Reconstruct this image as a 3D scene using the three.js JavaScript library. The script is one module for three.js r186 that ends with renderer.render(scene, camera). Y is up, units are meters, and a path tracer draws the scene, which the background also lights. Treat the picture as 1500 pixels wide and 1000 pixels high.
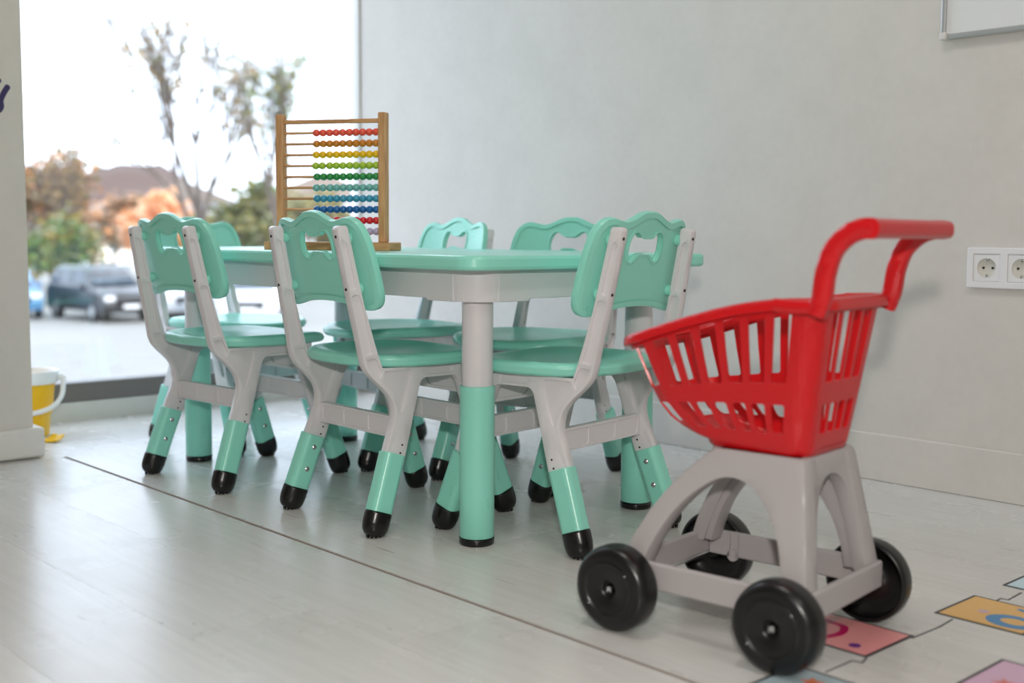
import * as THREE from 'three';
import { mergeGeometries, toCreasedNormals } from 'three/addons/utils/BufferGeometryUtils.js';
import { TessellateModifier } from 'three/addons/modifiers/TessellateModifier.js';
import { RoundedBoxGeometry } from 'three/addons/geometries/RoundedBoxGeometry.js';
import { RectAreaLightUniformsLib } from 'three/addons/lights/RectAreaLightUniformsLib.js';

// ------------------------------------------------------------------ camera, sky, sun, large lights, exposure
// World: origin on the floor under the middle of the table, X along its long side (towards the trolley), Z towards the near long side.
RectAreaLightUniformsLib.init();
const scene = new THREE.Scene();
const V = (x, y, z) => new THREE.Vector3(x, y, z);
const camera = new THREE.PerspectiveCamera(2 * Math.atan(500 / 1716.66) * 180 / Math.PI, 1.5, 0.05, 600);
const CAM = V(2.004, 0.5335, 1.519), FWD = V(-0.73134, -0.09064, -0.67597).normalize();
const RGT0 = V(0, 0, 0).crossVectors(FWD, V(0, 1, 0)).normalize(), UP0 = V(0, 0, 0).crossVectors(RGT0, FWD);
const ROLL = -0.0066;
const RGT = RGT0.clone().multiplyScalar(Math.cos(ROLL)).addScaledVector(UP0, -Math.sin(ROLL));
const UPV = RGT0.clone().multiplyScalar(Math.sin(ROLL)).addScaledVector(UP0, Math.cos(ROLL));
camera.quaternion.setFromRotationMatrix(new THREE.Matrix4().makeBasis(RGT, UPV, FWD.clone().negate()));
camera.position.copy(CAM);
camera.focus = 2.1;
camera.userData.fStop = 2.7;
scene.background = new THREE.Color(0.80, 0.925, 1.1);
scene.backgroundIntensity = 3.5;
const sun = new THREE.DirectionalLight(new THREE.Color(1, 0.8, 0.58), 2.0);
sun.position.set(40, 16, -22); sun.target.position.set(-10, 0, -10);
sun.castShadow = true; sun.shadow.radius = 2; sun.shadow.mapSize.set(2048, 2048);
Object.assign(sun.shadow.camera, { left: -80, right: 80, top: 60, bottom: -60, near: 1, far: 220 });
scene.add(sun, sun.target);
const PANEL_POWER = 11.0, FLASH_POWER = 4.6;
const renderer = new THREE.WebGLRenderer();
renderer.toneMapping = THREE.LinearToneMapping;
renderer.toneMappingExposure = 1.0;
renderer.shadowMap.enabled = true;

// pixel of the 1500x1000 frame -> point on a plane of the world
function pixelRay(u, v) { return FWD.clone().addScaledVector(RGT, (u - 750) / 1716.66).addScaledVector(UPV, (500 - v) / 1716.66); }
function onPlane(u, v, axis, value) { const r = pixelRay(u, v), k = (value - CAM[axis]) / r[axis]; return CAM.clone().addScaledVector(r, k); }
function atDepth(u, v, d) { return CAM.clone().addScaledVector(pixelRay(u, v), d); }

// ------------------------------------------------------------------ helpers
let seed = 7;
const rnd = () => { seed = (seed * 1664525 + 1013904223) >>> 0; return seed / 4294967296; };
const rr = (a, b) => a + (b - a) * rnd();
function clean(g) {
  if (g.index) g = g.toNonIndexed();
  for (const k of Object.keys(g.attributes)) if (!['position', 'normal'].includes(k)) g.deleteAttribute(k);
  g.morphAttributes = {}; g.clearGroups();
  return g;
}
function boxUV(g) {               // uv in metres, by the way each corner's normal points
  const p = g.attributes.position, n = g.attributes.normal, uv = new Float32Array(p.count * 2);
  for (let i = 0; i < p.count; i += 3) {
    let nx = 0, ny = 0, nz = 0;
    for (let k = i; k < i + 3; k++) { nx += n.getX(k); ny += n.getY(k); nz += n.getZ(k); }
    nx = Math.abs(nx); ny = Math.abs(ny); nz = Math.abs(nz);
    for (let k = i; k < i + 3; k++) {
      const x = p.getX(k), y = p.getY(k), z = p.getZ(k);
      const [a, b] = ny >= nx && ny >= nz ? [x, z] : nx >= nz ? [z, y] : [x, y];
      uv[2 * k] = a; uv[2 * k + 1] = b;
    }
  }
  g.setAttribute('uv', new THREE.BufferAttribute(uv, 2));
  return g;
}
function geo(list) { return boxUV(mergeGeometries((Array.isArray(list) ? list : [list]).map(clean))); }
const used = {};
function numbered(name) { const n = used[name] = (used[name] ?? -1) + 1; return n ? name + '_' + String(n).padStart(3, '0') : name; }
function obj(name, list, material, parent = scene) {
  const g = Array.isArray(list) ? geo(list) : (list.userData.ready ? list : geo(list)); g.userData.ready = true;
  const m = new THREE.Mesh(g, material); m.name = parent === scene ? numbered(name) : name;
  m.castShadow = m.receiveShadow = true; parent.add(m); return m;
}
function tag(o, label, category, group) { o.userData.label = label; o.userData.category = category; if (group) o.userData.group = group; return o; }
function thing(name, label, category, [x, y, z] = [0, 0, 0], turn = 0, group) {
  const o = new THREE.Group(); o.name = numbered(name); o.position.set(x, y, z); o.rotation.y = turn; scene.add(o);
  return tag(o, label, category, group);
}
function struct(name, list, material, label) { const m = obj(name, list, material); m.userData.kind = 'structure'; if (label) m.userData.label = label; return m; }
function box(w, h, d, x = 0, y = 0, z = 0, r = 0) {
  const g = r ? new RoundedBoxGeometry(w, h, d, 2, r) : new THREE.BoxGeometry(w, h, d); return g.translate(x, y, z);
}
function span(x0, x1, y0, y1, z0, z1, r = 0) { return box(x1 - x0, y1 - y0, z1 - z0, (x0 + x1) / 2, (y0 + y1) / 2, (z0 + z1) / 2, r); }
function cyl(r0, r1, h, x, y, z, seg = 32, axis = 'y') {
  const g = new THREE.CylinderGeometry(r1, r0, h, seg);
  if (axis === 'x') g.rotateZ(-Math.PI / 2); if (axis === 'z') g.rotateX(Math.PI / 2);
  return g.translate(x, y, z);
}
function lathe(pts, seg = 40) { return new THREE.LatheGeometry(pts.map(([r, y]) => new THREE.Vector2(r, y)), seg); }
function shapeOf(pts, closed = true) { const s = new THREE.Shape(); pts.forEach(([x, y], i) => i ? s.lineTo(x, y) : s.moveTo(x, y)); if (closed) s.closePath(); return s; }
function smoothLoop(pts, n = 80, tension = 0.5) { return new THREE.CatmullRomCurve3(pts.map(([x, y]) => V(x, y, 0)), true, 'catmullrom', tension).getSpacedPoints(n).slice(0, -1).map((p) => [p.x, p.y]); }
function extrude(shape, depth, bevel = 0, curveSegments = 10, steps = 1) {
  return new THREE.ExtrudeGeometry(shape, { depth: depth - 2 * bevel, bevelEnabled: bevel > 0, bevelThickness: bevel, bevelSize: bevel, bevelOffset: -bevel, bevelSegments: 2, curveSegments, steps }).translate(0, 0, bevel - depth / 2);
}
function core(shape, depth, inset = 0.0012, curveSegments = 10) {   // a body a little smaller than its outline, so that no two walls coincide
  return new THREE.ExtrudeGeometry(shape, { depth: depth - 0.0006, bevelEnabled: true, bevelThickness: 0.0003, bevelSize: 0.0003, bevelOffset: -inset, bevelSegments: 1, curveSegments }).translate(0, 0, 0.0003 - depth / 2);
}
function warp(g, fn, angle = 0.7) { // moves every corner by fn and makes new normals
  g = clean(g); const p = g.attributes.position, v = V(0, 0, 0);
  for (let i = 0; i < p.count; i++) { v.fromBufferAttribute(p, i); fn(v); p.setXYZ(i, v.x, v.y, v.z); }
  g.deleteAttribute('normal'); return toCreasedNormals(g, angle);
}
const tess = (g, edge, it = 18) => new TessellateModifier(edge, it).modify(clean(g));
function roundRect(x0, x1, y0, y1, r) {
  const s = new THREE.Path();
  s.moveTo(x0 + r, y0); s.lineTo(x1 - r, y0); s.absarc(x1 - r, y0 + r, r, -Math.PI / 2, 0); s.lineTo(x1, y1 - r); s.absarc(x1 - r, y1 - r, r, 0, Math.PI / 2);
  s.lineTo(x0 + r, y1); s.absarc(x0 + r, y1 - r, r, Math.PI / 2, Math.PI); s.lineTo(x0, y0 + r); s.absarc(x0 + r, y0 + r, r, Math.PI, 1.5 * Math.PI); return s;
}
function roundRectShape(...a) { const s = new THREE.Shape(); s.curves = roundRect(...a).curves; return s; }
function tube(pts, r, seg = 32, radial = 10) { return new THREE.TubeGeometry(new THREE.CatmullRomCurve3(pts.map((p) => V(...p))), seg, r, radial); }
// a section swept along a path in a plane: path = [[a, b], ...], section half sizes
function sweptBar(path3, side, hw, hh, round = 0.3) {   // side: unit vector across the bar, hw half width along side, hh half height in the plane of the path
  const c = new THREE.CatmullRomCurve3(path3), n = 40, pos = [], ring = 16, idx = [];
  for (let i = 0; i <= n; i++) {
    const p = c.getPoint(i / n), t = c.getTangent(i / n), up = V(0, 0, 0).crossVectors(side, t).normalize();
    for (let k = 0; k < ring; k++) {
      const a = (k + 0.5) / ring * Math.PI * 2, e = 2 * round, co = Math.cos(a), si = Math.sin(a);
      const q = p.clone().addScaledVector(side, hw * Math.sign(co) * Math.abs(co) ** e).addScaledVector(up, hh * Math.sign(si) * Math.abs(si) ** e); pos.push(q.x, q.y, q.z);
    }
  }
  for (let i = 0; i < n; i++) for (let k = 0; k < ring; k++) { const a = i * ring + k, b = i * ring + (k + 1) % ring; idx.push(a, a + ring, b, b, a + ring, b + ring); }
  const s0 = pos.length / 3; for (const i of [0, n]) { const p = c.getPoint(i / n); pos.push(p.x, p.y, p.z); }
  for (let k = 0; k < ring; k++) { idx.push(s0, k, (k + 1) % ring); idx.push(s0 + 1, n * ring + (k + 1) % ring, n * ring + k); }
  const g = new THREE.BufferGeometry(); g.setAttribute('position', new THREE.Float32BufferAttribute(pos, 3)); g.setIndex(idx);
  return toCreasedNormals(g, 0.9);
}

// ------------------------------------------------------------------ textures and materials
function noiseField(size, cellsX, cellsY, s0) {
  let s = s0; const r = () => { s = (s * 1664525 + 1013904223) >>> 0; return s / 4294967296; };
  const g = Array.from({ length: cellsX * cellsY }, r), out = new Float32Array(size * size), f = (t) => t * t * (3 - 2 * t);
  for (let j = 0; j < size; j++) for (let i = 0; i < size; i++) {
    const x = i / size * cellsX, y = j / size * cellsY, x0 = Math.floor(x), y0 = Math.floor(y), u = f(x - x0), v = f(y - y0);
    const at = (a, b) => g[(b % cellsY) * cellsX + (a % cellsX)];
    out[j * size + i] = (at(x0, y0) * (1 - u) + at(x0 + 1, y0) * u) * (1 - v) + (at(x0, y0 + 1) * (1 - u) + at(x0 + 1, y0 + 1) * u) * v;
  }
  return out;
}
function texture(size, fn, repeat, srgb = true) {
  const d = new Uint8Array(size * size * 4);
  for (let k = 0; k < size * size; k++) { const c = fn(k); d[4 * k] = c[0]; d[4 * k + 1] = c[1]; d[4 * k + 2] = c[2]; d[4 * k + 3] = 255; }
  const t = new THREE.DataTexture(d, size, size); t.wrapS = t.wrapT = THREE.RepeatWrapping; t.magFilter = THREE.LinearFilter; t.minFilter = THREE.LinearMipmapLinearFilter; t.generateMipmaps = true;
  if (srgb) t.colorSpace = THREE.SRGBColorSpace; t.repeat.set(repeat[0], repeat[1]); t.needsUpdate = true; return t;
}
const clamp = (v) => Math.max(0, Math.min(255, v));
const fine = noiseField(256, 128, 128, 11), mid = noiseField(256, 24, 24, 12), coarse = noiseField(256, 5, 5, 13);
const grainBump = texture(256, (k) => { const v = 128 + 120 * (fine[k] - 0.5); return [v, v, v]; }, [12, 12], false);
const plasticRough = texture(256, (k) => { const v = 215 + 4 * (mid[k] - 0.5) + 4 * (coarse[k] - 0.5); return [v, v, v]; }, [3, 3], false);
const plastic = (hex, rough, extra = {}) => new THREE.MeshPhysicalMaterial({ color: hex, roughness: rough, roughnessMap: plasticRough, bumpMap: grainBump, bumpScale: 0.00004, ...extra });
const paint = (hex, rough = 0.8) => {
  const c = new THREE.Color(hex), h = [c.r, c.g, c.b].map((v) => (v <= 0.0031308 ? v * 12.92 : 1.055 * v ** (1 / 2.4) - 0.055) * 255);
  const t = texture(256, (k) => h.map((v) => clamp(v + 5 * (coarse[k] - 0.5) + 4 * (mid[k] - 0.5) + 3 * (fine[k] - 0.5))), [0.6, 0.6]);
  return new THREE.MeshStandardMaterial({ map: t, roughness: rough, bumpMap: grainBump, bumpScale: 0.0001 });
};
const M = {
  wall: paint('#d5d1cb', 0.72), ceiling: paint('#e4e3e0', 0.9), plinth: paint('#c9ccc8', 0.6), board: paint('#dcdad6', 0.5),
  teal: plastic('#92e1cf', 0.33), tealSeat: plastic('#92e1cf', 0.36), white: plastic('#dedbde', 0.38), apron: plastic('#d9dadd', 0.4),
  black: plastic('#0d0d0f', 0.3), tyre: plastic('#101012', 0.36), grey: plastic('#b0abac', 0.4), red: plastic('#c9121a', 0.34),
  steel: new THREE.MeshStandardMaterial({ color: '#c9cacc', metalness: 1, roughness: 0.25 }), hole: plastic('#2b2a2c', 0.7),
  frameDark: paint('#6d6a68', 0.5), alu: new THREE.MeshStandardMaterial({ color: '#c4c6c6', metalness: 0.7, roughness: 0.42 }),
  whiteboard: plastic('#e6e8e9', 0.22), socket: plastic('#e8e8ea', 0.3), socketIn: plastic('#d9d7cf', 0.4),
  yellow: plastic('#f2bd0c', 0.4), bucketWhite: plastic('#eef0f0', 0.4),
  glass: new THREE.MeshPhysicalMaterial({ color: '#ffffff', transmission: 1, thickness: 0, roughness: 0, ior: 1.45 }),
  subfloor: paint('#4a4540', 0.95), black2: plastic('#2f2f33', 0.55), lettering: plastic('#3a3160', 0.5),
};
// wood with grain along u
function woodMaterial(base, light, dark, cellsU, cellsV, repeat, rough) {
  const g1 = noiseField(512, cellsU, cellsV, 21), g2 = noiseField(512, cellsU * 3, cellsV * 2, 22), g3 = noiseField(512, 4, 6, 23);
  const t = texture(512, (k) => { const v = 0.55 * g1[k] + 0.3 * g2[k] + 0.3 * g3[k] - 0.55; return base.map((b, i) => clamp(b + (v > 0 ? v * light[i] : v * dark[i]))); }, repeat);
  return new THREE.MeshStandardMaterial({ map: t, roughness: rough, bumpMap: grainBump, bumpScale: 0.00006 });
}
const beech = woodMaterial([204, 157, 110], [50, 48, 44], [70, 70, 62], 6, 60, [3, 3], 0.5);
const beechUp = beech.clone(); beechUp.map = beech.map.clone(); beechUp.map.rotation = Math.PI / 2; beechUp.map.needsUpdate = true;
// whitewashed laminate: faint grain along the board, a few grey scuffs with outlines of their own
function floorMaterial(s) {
  const n = 1024, g1 = noiseField(n, 7, 150, s), g2 = noiseField(n, 26, 380, s + 1), g3 = noiseField(n, 4, 9, s + 2), scuff = new Float32Array(n * n);
  let q = s * 77 + 5; const r = () => { q = (q * 1664525 + 1013904223) >>> 0; return q / 4294967296; };
  for (let k = 0; k < 26; k++) {
    const cx = r() * n, cy = r() * n, a = 3 + r() * 22, b = 0.8 + r() * 1.8, st = 0.25 + 0.6 * r();
    for (let j = -4; j <= 4; j++) for (let i = -30; i <= 30; i++) if ((i / a) ** 2 + (j / b) ** 2 < 0.6 + 0.6 * r()) { const x = (cx + i + n) % n | 0, y = (cy + j + n) % n | 0; scuff[y * n + x] = Math.max(scuff[y * n + x], st); }
  }
  const t = texture(n, (k) => { const v = 7 * (g1[k] - 0.5) + 5 * (g2[k] - 0.5) + 8 * (g3[k] - 0.5) - 42 * scuff[k]; return [clamp(209 + v), clamp(208 + v), clamp(205 + v * 1.05)]; }, [0.8, 0.8]);
  const ro = texture(256, (k) => { const v = 205 + 46 * (coarse[k] - 0.5) + 30 * (mid[k] - 0.5); return [v, v, v]; }, [0.9, 0.9], false);
  return new THREE.MeshPhysicalMaterial({ map: t, roughness: 0.35, roughnessMap: ro, bumpMap: texture(512, (k) => { const i = (k / 512 | 0) * 2 * n + (k % 512) * 2, v = clamp(128 + 90 * (g1[i] - 0.5) + 60 * (g2[i] - 0.5)); return [v, v, v]; }, [0.8, 0.8], false), bumpScale: 0.00012 });
}

// ------------------------------------------------------------------ the room
const WX = -1.25, WZ = -0.806, RX = 4.8, RZ = 4.2, CEIL = 2.75;
{ // floor of separate boards along X, 19 cm wide, one joint standing open
  const floor = new THREE.Group(); floor.name = 'floor'; floor.userData = { kind: 'structure', label: 'whitewashed laminate floor with one open dark joint' }; scene.add(floor);
  obj('subfloor', span(WX - 0.02, RX, -0.06, -0.0115, WZ - 0.02, RZ), M.subfloor, floor);
  obj('joint_strip', span(-0.742, 4.8, -0.0115, -0.0022, 0.4255, 0.4345), paint('#7d7067', 0.9), floor);
  const mats = [31, 32, 33].map(floorMaterial), cache = {}, W = 0.19, OPEN = 0.43, XS = -0.742;
  for (let k = -7; k < 20; k++) {
    let z0 = OPEN + k * W, z1 = z0 + W; if (z1 > RZ) z1 = RZ; if (z0 < WZ) z0 = WZ; if (z1 - z0 < 0.02) continue;
    const cuts = [WX, XS]; if (k !== 0 && k !== -1) cuts.pop();
    let x = k === 0 || k === -1 ? XS : WX; x += 0.35 + 0.85 * ((k * 0.37 + 4) % 1);
    while (x < RX - 0.2) { cuts.push(x); x += 1.2; } cuts.push(RX);
    for (let i = 0; i + 1 < cuts.length; i++) {
      const open = i > 0 || (k !== 0 && k !== -1), a = z0 + (k === 0 && open ? 0.0045 : 0.00008), b = z1 - (k === -1 && open ? 0.0045 : 0.00008);
      const len = cuts[i + 1] - cuts[i] - 0.0002, key = len.toFixed(3) + (b - a).toFixed(4);
      const g = cache[key] ??= geo(new RoundedBoxGeometry(len, 0.012, b - a, 1, 0.00015));
      g.userData.ready = true;
      const m = obj('plank', g, mats[(k * 5 + i * 2 + 40) % 3], floor); m.position.set((cuts[i] + cuts[i + 1]) / 2, -0.006, (a + b) / 2);
    }
  }
}
struct('ceiling', span(WX - 0.3, RX + 0.2, CEIL, CEIL + 0.15, WZ - 0.2, RZ + 0.2), M.ceiling);
struct('wall_right', span(WX - 0.045, RX + 0.2, -0.06, CEIL, WZ - 0.2, WZ), M.wall, 'plain light grey wall beside the table');
struct('wall_back', span(RX, RX + 0.2, -0.06, CEIL, WZ, RZ), M.wall);
struct('wall_far_left', span(WX - 0.12, RX, -0.06, CEIL, RZ, RZ + 0.2), M.wall);
struct('baseboard_right', [span(WX + 0.01, RX, 0, 0.104, WZ, WZ + 0.010, 0.003)], M.wall, 'low flat grey skirting along the plain wall');
struct('wall_left', [span(-0.93, -0.775, -0.06, CEIL, 0.49, RZ)], M.wall, 'grey wall end with dark lettering');
struct('baseboard_left', [span(-0.80, -0.757, 0.003, 0.074, 0.468, RZ - 0.01, 0.008), span(-0.948, -0.80, 0.003, 0.074, 0.468, 0.49, 0.006)], M.board, 'pale skirting wrapping the wall end');
// shop window: plinth, dark bottom rail, glass up to the lintel, white jamb in the corner
struct('wall_front', [span(WX - 0.12, WX, -0.06, 0.053, WZ, 0.95), span(WX - 0.12, WX, 2.55, CEIL, WZ, 0.95), span(WX - 0.12, WX, -0.06, CEIL, 0.95, RZ), span(WX, -0.93, -0.06, CEIL, 0.90, 0.95)], M.plinth, 'pale plinth and lintel around the big window');
{
  const w = new THREE.Group(); w.name = 'window_1'; w.userData = { kind: 'structure', label: 'large frameless shop window with dark bottom rail' }; scene.add(w);
  obj('bottom_rail', [span(WX - 0.07, WX - 0.002, 0.053, 0.108, WZ, 0.95, 0.004)], M.frameDark, w);
  obj('window_sill', [span(WX - 0.4, WX - 0.07, 0.0, 0.05, WZ - 0.15, 1.0, 0.004)], M.plinth, w);
  obj('jamb', [span(WX - 0.07, WX - 0.015, 0.108, 2.55, WZ, WZ + 0.008, 0.002)], M.board, w);
  obj('glass_pane', [span(WX - 0.041, WX - 0.039, 0.108, 2.55, WZ + 0.012, 0.95)], M.glass, w).castShadow = false;
}
{ // dark script lettering on the end of the left wall: only the tail of a letter and the foot of another stroke are in view
  const l = thing('wall_lettering', 'dark purple curved letter stroke stuck on the grey wall end', 'lettering', [-0.775, 0, 0]);
  const T = (list) => list.map(([u, v]) => { const p = onPlane(u, v, 'x', -0.775); return [0.0015, p.y, p.z]; });
  const flat = (pts, r) => tube(pts, r, 24, 10).scale(0.12, 1, 1);
  obj('letter_stroke', [flat(T([[10.5, 128], [5, 137], [1, 147], [1.5, 157], [-5, 163], [-16, 160]]), 0.0068), ...T([[10.5, 128], [-16, 160]]).map(([x, y, z]) => new THREE.SphereGeometry(0.0068, 12, 10).scale(0.12, 1, 1).translate(x * 0.12, y, z))], M.lettering, l);
  obj('letter_dot', [flat(T([[-2, 118], [-12, 122], [-20, 130]]), 0.0062), ...T([[-2, 118]]).map(([x, y, z]) => new THREE.SphereGeometry(0.0062, 12, 10).scale(0.12, 1, 1).translate(x * 0.12, y, z))], M.lettering, l);
}
{ // whiteboard and double socket on the plain wall
  const w = thing('whiteboard', 'white marker board with thin aluminium frame on the wall', 'whiteboard', [0.796, 0.937, WZ]);
  obj('board_surface', span(0.008, 1.19, 0.008, 0.89, 0, 0.012), M.whiteboard, w);
  obj('board_frame', [span(0, 1.2, 0, 0.011, 0, 0.018, 0.003), span(0, 1.2, 0.889, 0.9, 0, 0.018, 0.003), span(0, 0.011, 0, 0.9, 0, 0.018, 0.003), span(1.189, 1.2, 0, 0.9, 0, 0.018, 0.003)], M.alu, w);
  for (const [x, y] of [[0.007, 0.007], [1.193, 0.007]]) obj('corner_cap', box(0.016, 0.016, 0.021, x, y, 0.0105, 0.004), M.board, w);
  const s = thing('wall_socket', 'white double power socket on the grey wall', 'socket', [0.870, 0.432, WZ]);
  const plate = roundRectShape(0, 0.152, 0, 0.082, 0.004);
  for (const cx of [0.0405, 0.1115]) plate.holes.push(roundRect(cx - 0.0275, cx + 0.0275, 0.0135, 0.0685, 0.002));
  obj('cover_frame', extrude(plate, 0.011, 0.0022).translate(0, 0, 0.0055), M.socket, s);
  for (const cx of [0.0405, 0.1115]) {
    const ins = roundRectShape(cx - 0.0271, cx + 0.0271, 0.0139, 0.0681, 0.002); const c = new THREE.Path(); c.absarc(cx, 0.041, 0.0195, 0, Math.PI * 2); ins.holes.push(c);
    const outlet = obj('outlet', extrude(ins, 0.009, 0.0006, 24).translate(0, 0, 0.0045), M.socket, s);
    obj('well', [lathe([[0, 0.0005], [0.0185, 0.0005], [0.0195, 0.0085]], 36).rotateX(Math.PI / 2).translate(cx, 0.041, 0), box(0.006, 0.004, 0.006, cx, 0.041 - 0.0185, 0.005), box(0.006, 0.004, 0.006, cx, 0.041 + 0.0185, 0.005)], M.socketIn, outlet);
    for (const dx of [-0.0095, 0.0095]) obj('pin_hole', cyl(0.0025, 0.0025, 0.002, cx + dx, 0.041, 0.0012, 14, 'z'), M.hole, outlet);
    for (const dy of [-1, 1]) obj('earth_clip', box(0.0035, 0.0065, 0.006, cx, 0.041 + dy * 0.0165, 0.0055, 0.0008), M.steel, outlet);
  }
}

// ------------------------------------------------------------------ ceiling lamps and the flash
for (const [x, z, where] of [[1.0, 0.7, 'over the table end'], [3.1, 0.9, 'over the middle of the room'], [3.1, 3.0, 'by the rear corner']]) {
  const p = thing('ceiling_panel', 'square white ceiling light panel ' + where, 'ceiling light', [x, CEIL, z], 0, 'ceiling light panels');
  obj('panel_frame', [span(-0.31, 0.31, -0.02, 0, -0.31, -0.29), span(-0.31, 0.31, -0.02, 0, 0.29, 0.31), span(-0.31, -0.29, -0.02, 0, -0.29, 0.29), span(0.29, 0.31, -0.02, 0, -0.29, 0.29)], M.board, p);
  obj('diffuser', span(-0.29, 0.29, -0.014, -0.002, -0.29, 0.29), new THREE.MeshStandardMaterial({ color: '#ffffff', emissive: new THREE.Color(1, 0.93, 0.84), emissiveIntensity: 1.0 }), p);
  const l = new THREE.RectAreaLight(new THREE.Color(1, 0.945, 0.88), PANEL_POWER, 0.58, 0.58); l.position.set(0, -0.022, 0); l.rotation.x = -Math.PI / 2; p.add(l);
}
{ // the photographer's flash just above the lens: its shadows fall on the plain wall
  const f = thing('camera_flash', 'small flash head on a slim stand behind the lens', 'flash', [2.10, 0, 1.60], Math.atan2(0.73, 0.676));
  obj('stand_pole', cyl(0.008, 0.008, 0.69, 0, 0.355, 0, 16), M.black, f);
  for (let k = 0; k < 3; k++) obj('stand_leg', tube([[0, 0.14, 0], [Math.sin(k * 2.094) * 0.12, 0.07, Math.cos(k * 2.094) * 0.12], [Math.sin(k * 2.094) * 0.22, 0.006, Math.cos(k * 2.094) * 0.22]], 0.006, 12, 8), M.black, f);
  obj('flash_body', [box(0.075, 0.07, 0.06, 0, 0.745, 0.0, 0.008), box(0.05, 0.04, 0.04, 0, 0.70, 0.0, 0.005)], M.black, f);
  obj('flash_lens', box(0.062, 0.046, 0.004, 0, 0.75, -0.032, 0.001), new THREE.MeshStandardMaterial({ color: '#ffffff', emissive: new THREE.Color(1, 0.96, 0.9), emissiveIntensity: 2 }), f);
  const l = new THREE.SpotLight(new THREE.Color(1, 0.95, 0.89), FLASH_POWER, 0, 1.05, 0.8, 2); l.position.set(0, 0.75, -0.045); l.castShadow = true; l.shadow.radius = 1.5; l.shadow.mapSize.set(1024, 1024);
  l.target.position.set(0, 0.60, -2); f.add(l, l.target);
}

// ------------------------------------------------------------------ the table
{
  const t = thing('play_table', 'rectangular mint green children table with white legs', 'table', [0, 0, 0]);
  const HX = 0.597, HZ = 0.307, lx = 0.4987, lz = 0.2081;
  const top = roundRectShape(-HX, HX, -HZ, HZ, 0.04);
  obj('table_top', extrude(top, 0.0245, 0.006, 16).rotateX(Math.PI / 2).translate(0, 0.5 - 0.01225, 0), M.teal, t);
  // moulded edge band a little proud of the playing surface is left flat: the top is smooth
  const ax = 0.548, az = 0.258, ex = 0.5, ez = 0.21;
  for (const s of [-1, 1]) {
    const long = shapeOf([[-ex, 0.4765], [ex, 0.4765], [ex, 0.421], [ex - 0.07, 0.421], [ex - 0.072, 0.425], [-ex + 0.072, 0.425], [-ex + 0.07, 0.421], [-ex, 0.421]]);
    obj('apron', extrude(long, 0.012, 0.0015).translate(0, 0, s * az), M.apron, t);
    const short = shapeOf([[-ez, 0.4765], [ez, 0.4765], [ez, 0.421], [ez - 0.07, 0.421], [ez - 0.072, 0.425], [-ez + 0.072, 0.425], [-ez + 0.07, 0.421], [-ez, 0.421]]);
    obj('apron', extrude(short, 0.012, 0.0015).rotateY(Math.PI / 2).translate(s * ax, 0, 0), M.apron, t);
  }
  for (const sx of [-1, 1]) for (const sz of [-1, 1]) {
    const x = sx * lx, z = sz * lz;
    const leg = obj('leg', [lathe([[0.0001, 0.27], [0.0268, 0.27], [0.0268, 0.424], [0.0288, 0.4245], [0.0292, 0.429], [0.0365, 0.474], [0.0001, 0.4745]], 48).translate(x, 0, z),
      cyl(0.053, 0.056, 0.0545, x, 0.4488, z, 48), ...[0.3, 1.27].map((a) => box(0.003, 0.05, 0.012, 0.052, 0, 0, 0.001).rotateY(-a * sx * sz + (sx < 0 ? Math.PI : 0)).translate(x, 0.449, z))], M.white, t);
    obj('leg_sleeve', lathe([[0.0001, 0.013], [0.0301, 0.013], [0.0303, 0.09], [0.0301, 0.262], [0.0308, 0.264], [0.0308, 0.274], [0.0296, 0.276], [0.0262, 0.276]], 48).translate(x, 0, z), M.teal, leg);
    obj('foot_ring', lathe([[0.0001, 0], [0.0285, 0], [0.0303, 0.002], [0.0306, 0.006], [0.0300, 0.007], [0.0306, 0.008], [0.0306, 0.0135], [0.0001, 0.0138]], 48).translate(x, 0, z), M.black, leg);
  }
}

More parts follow.
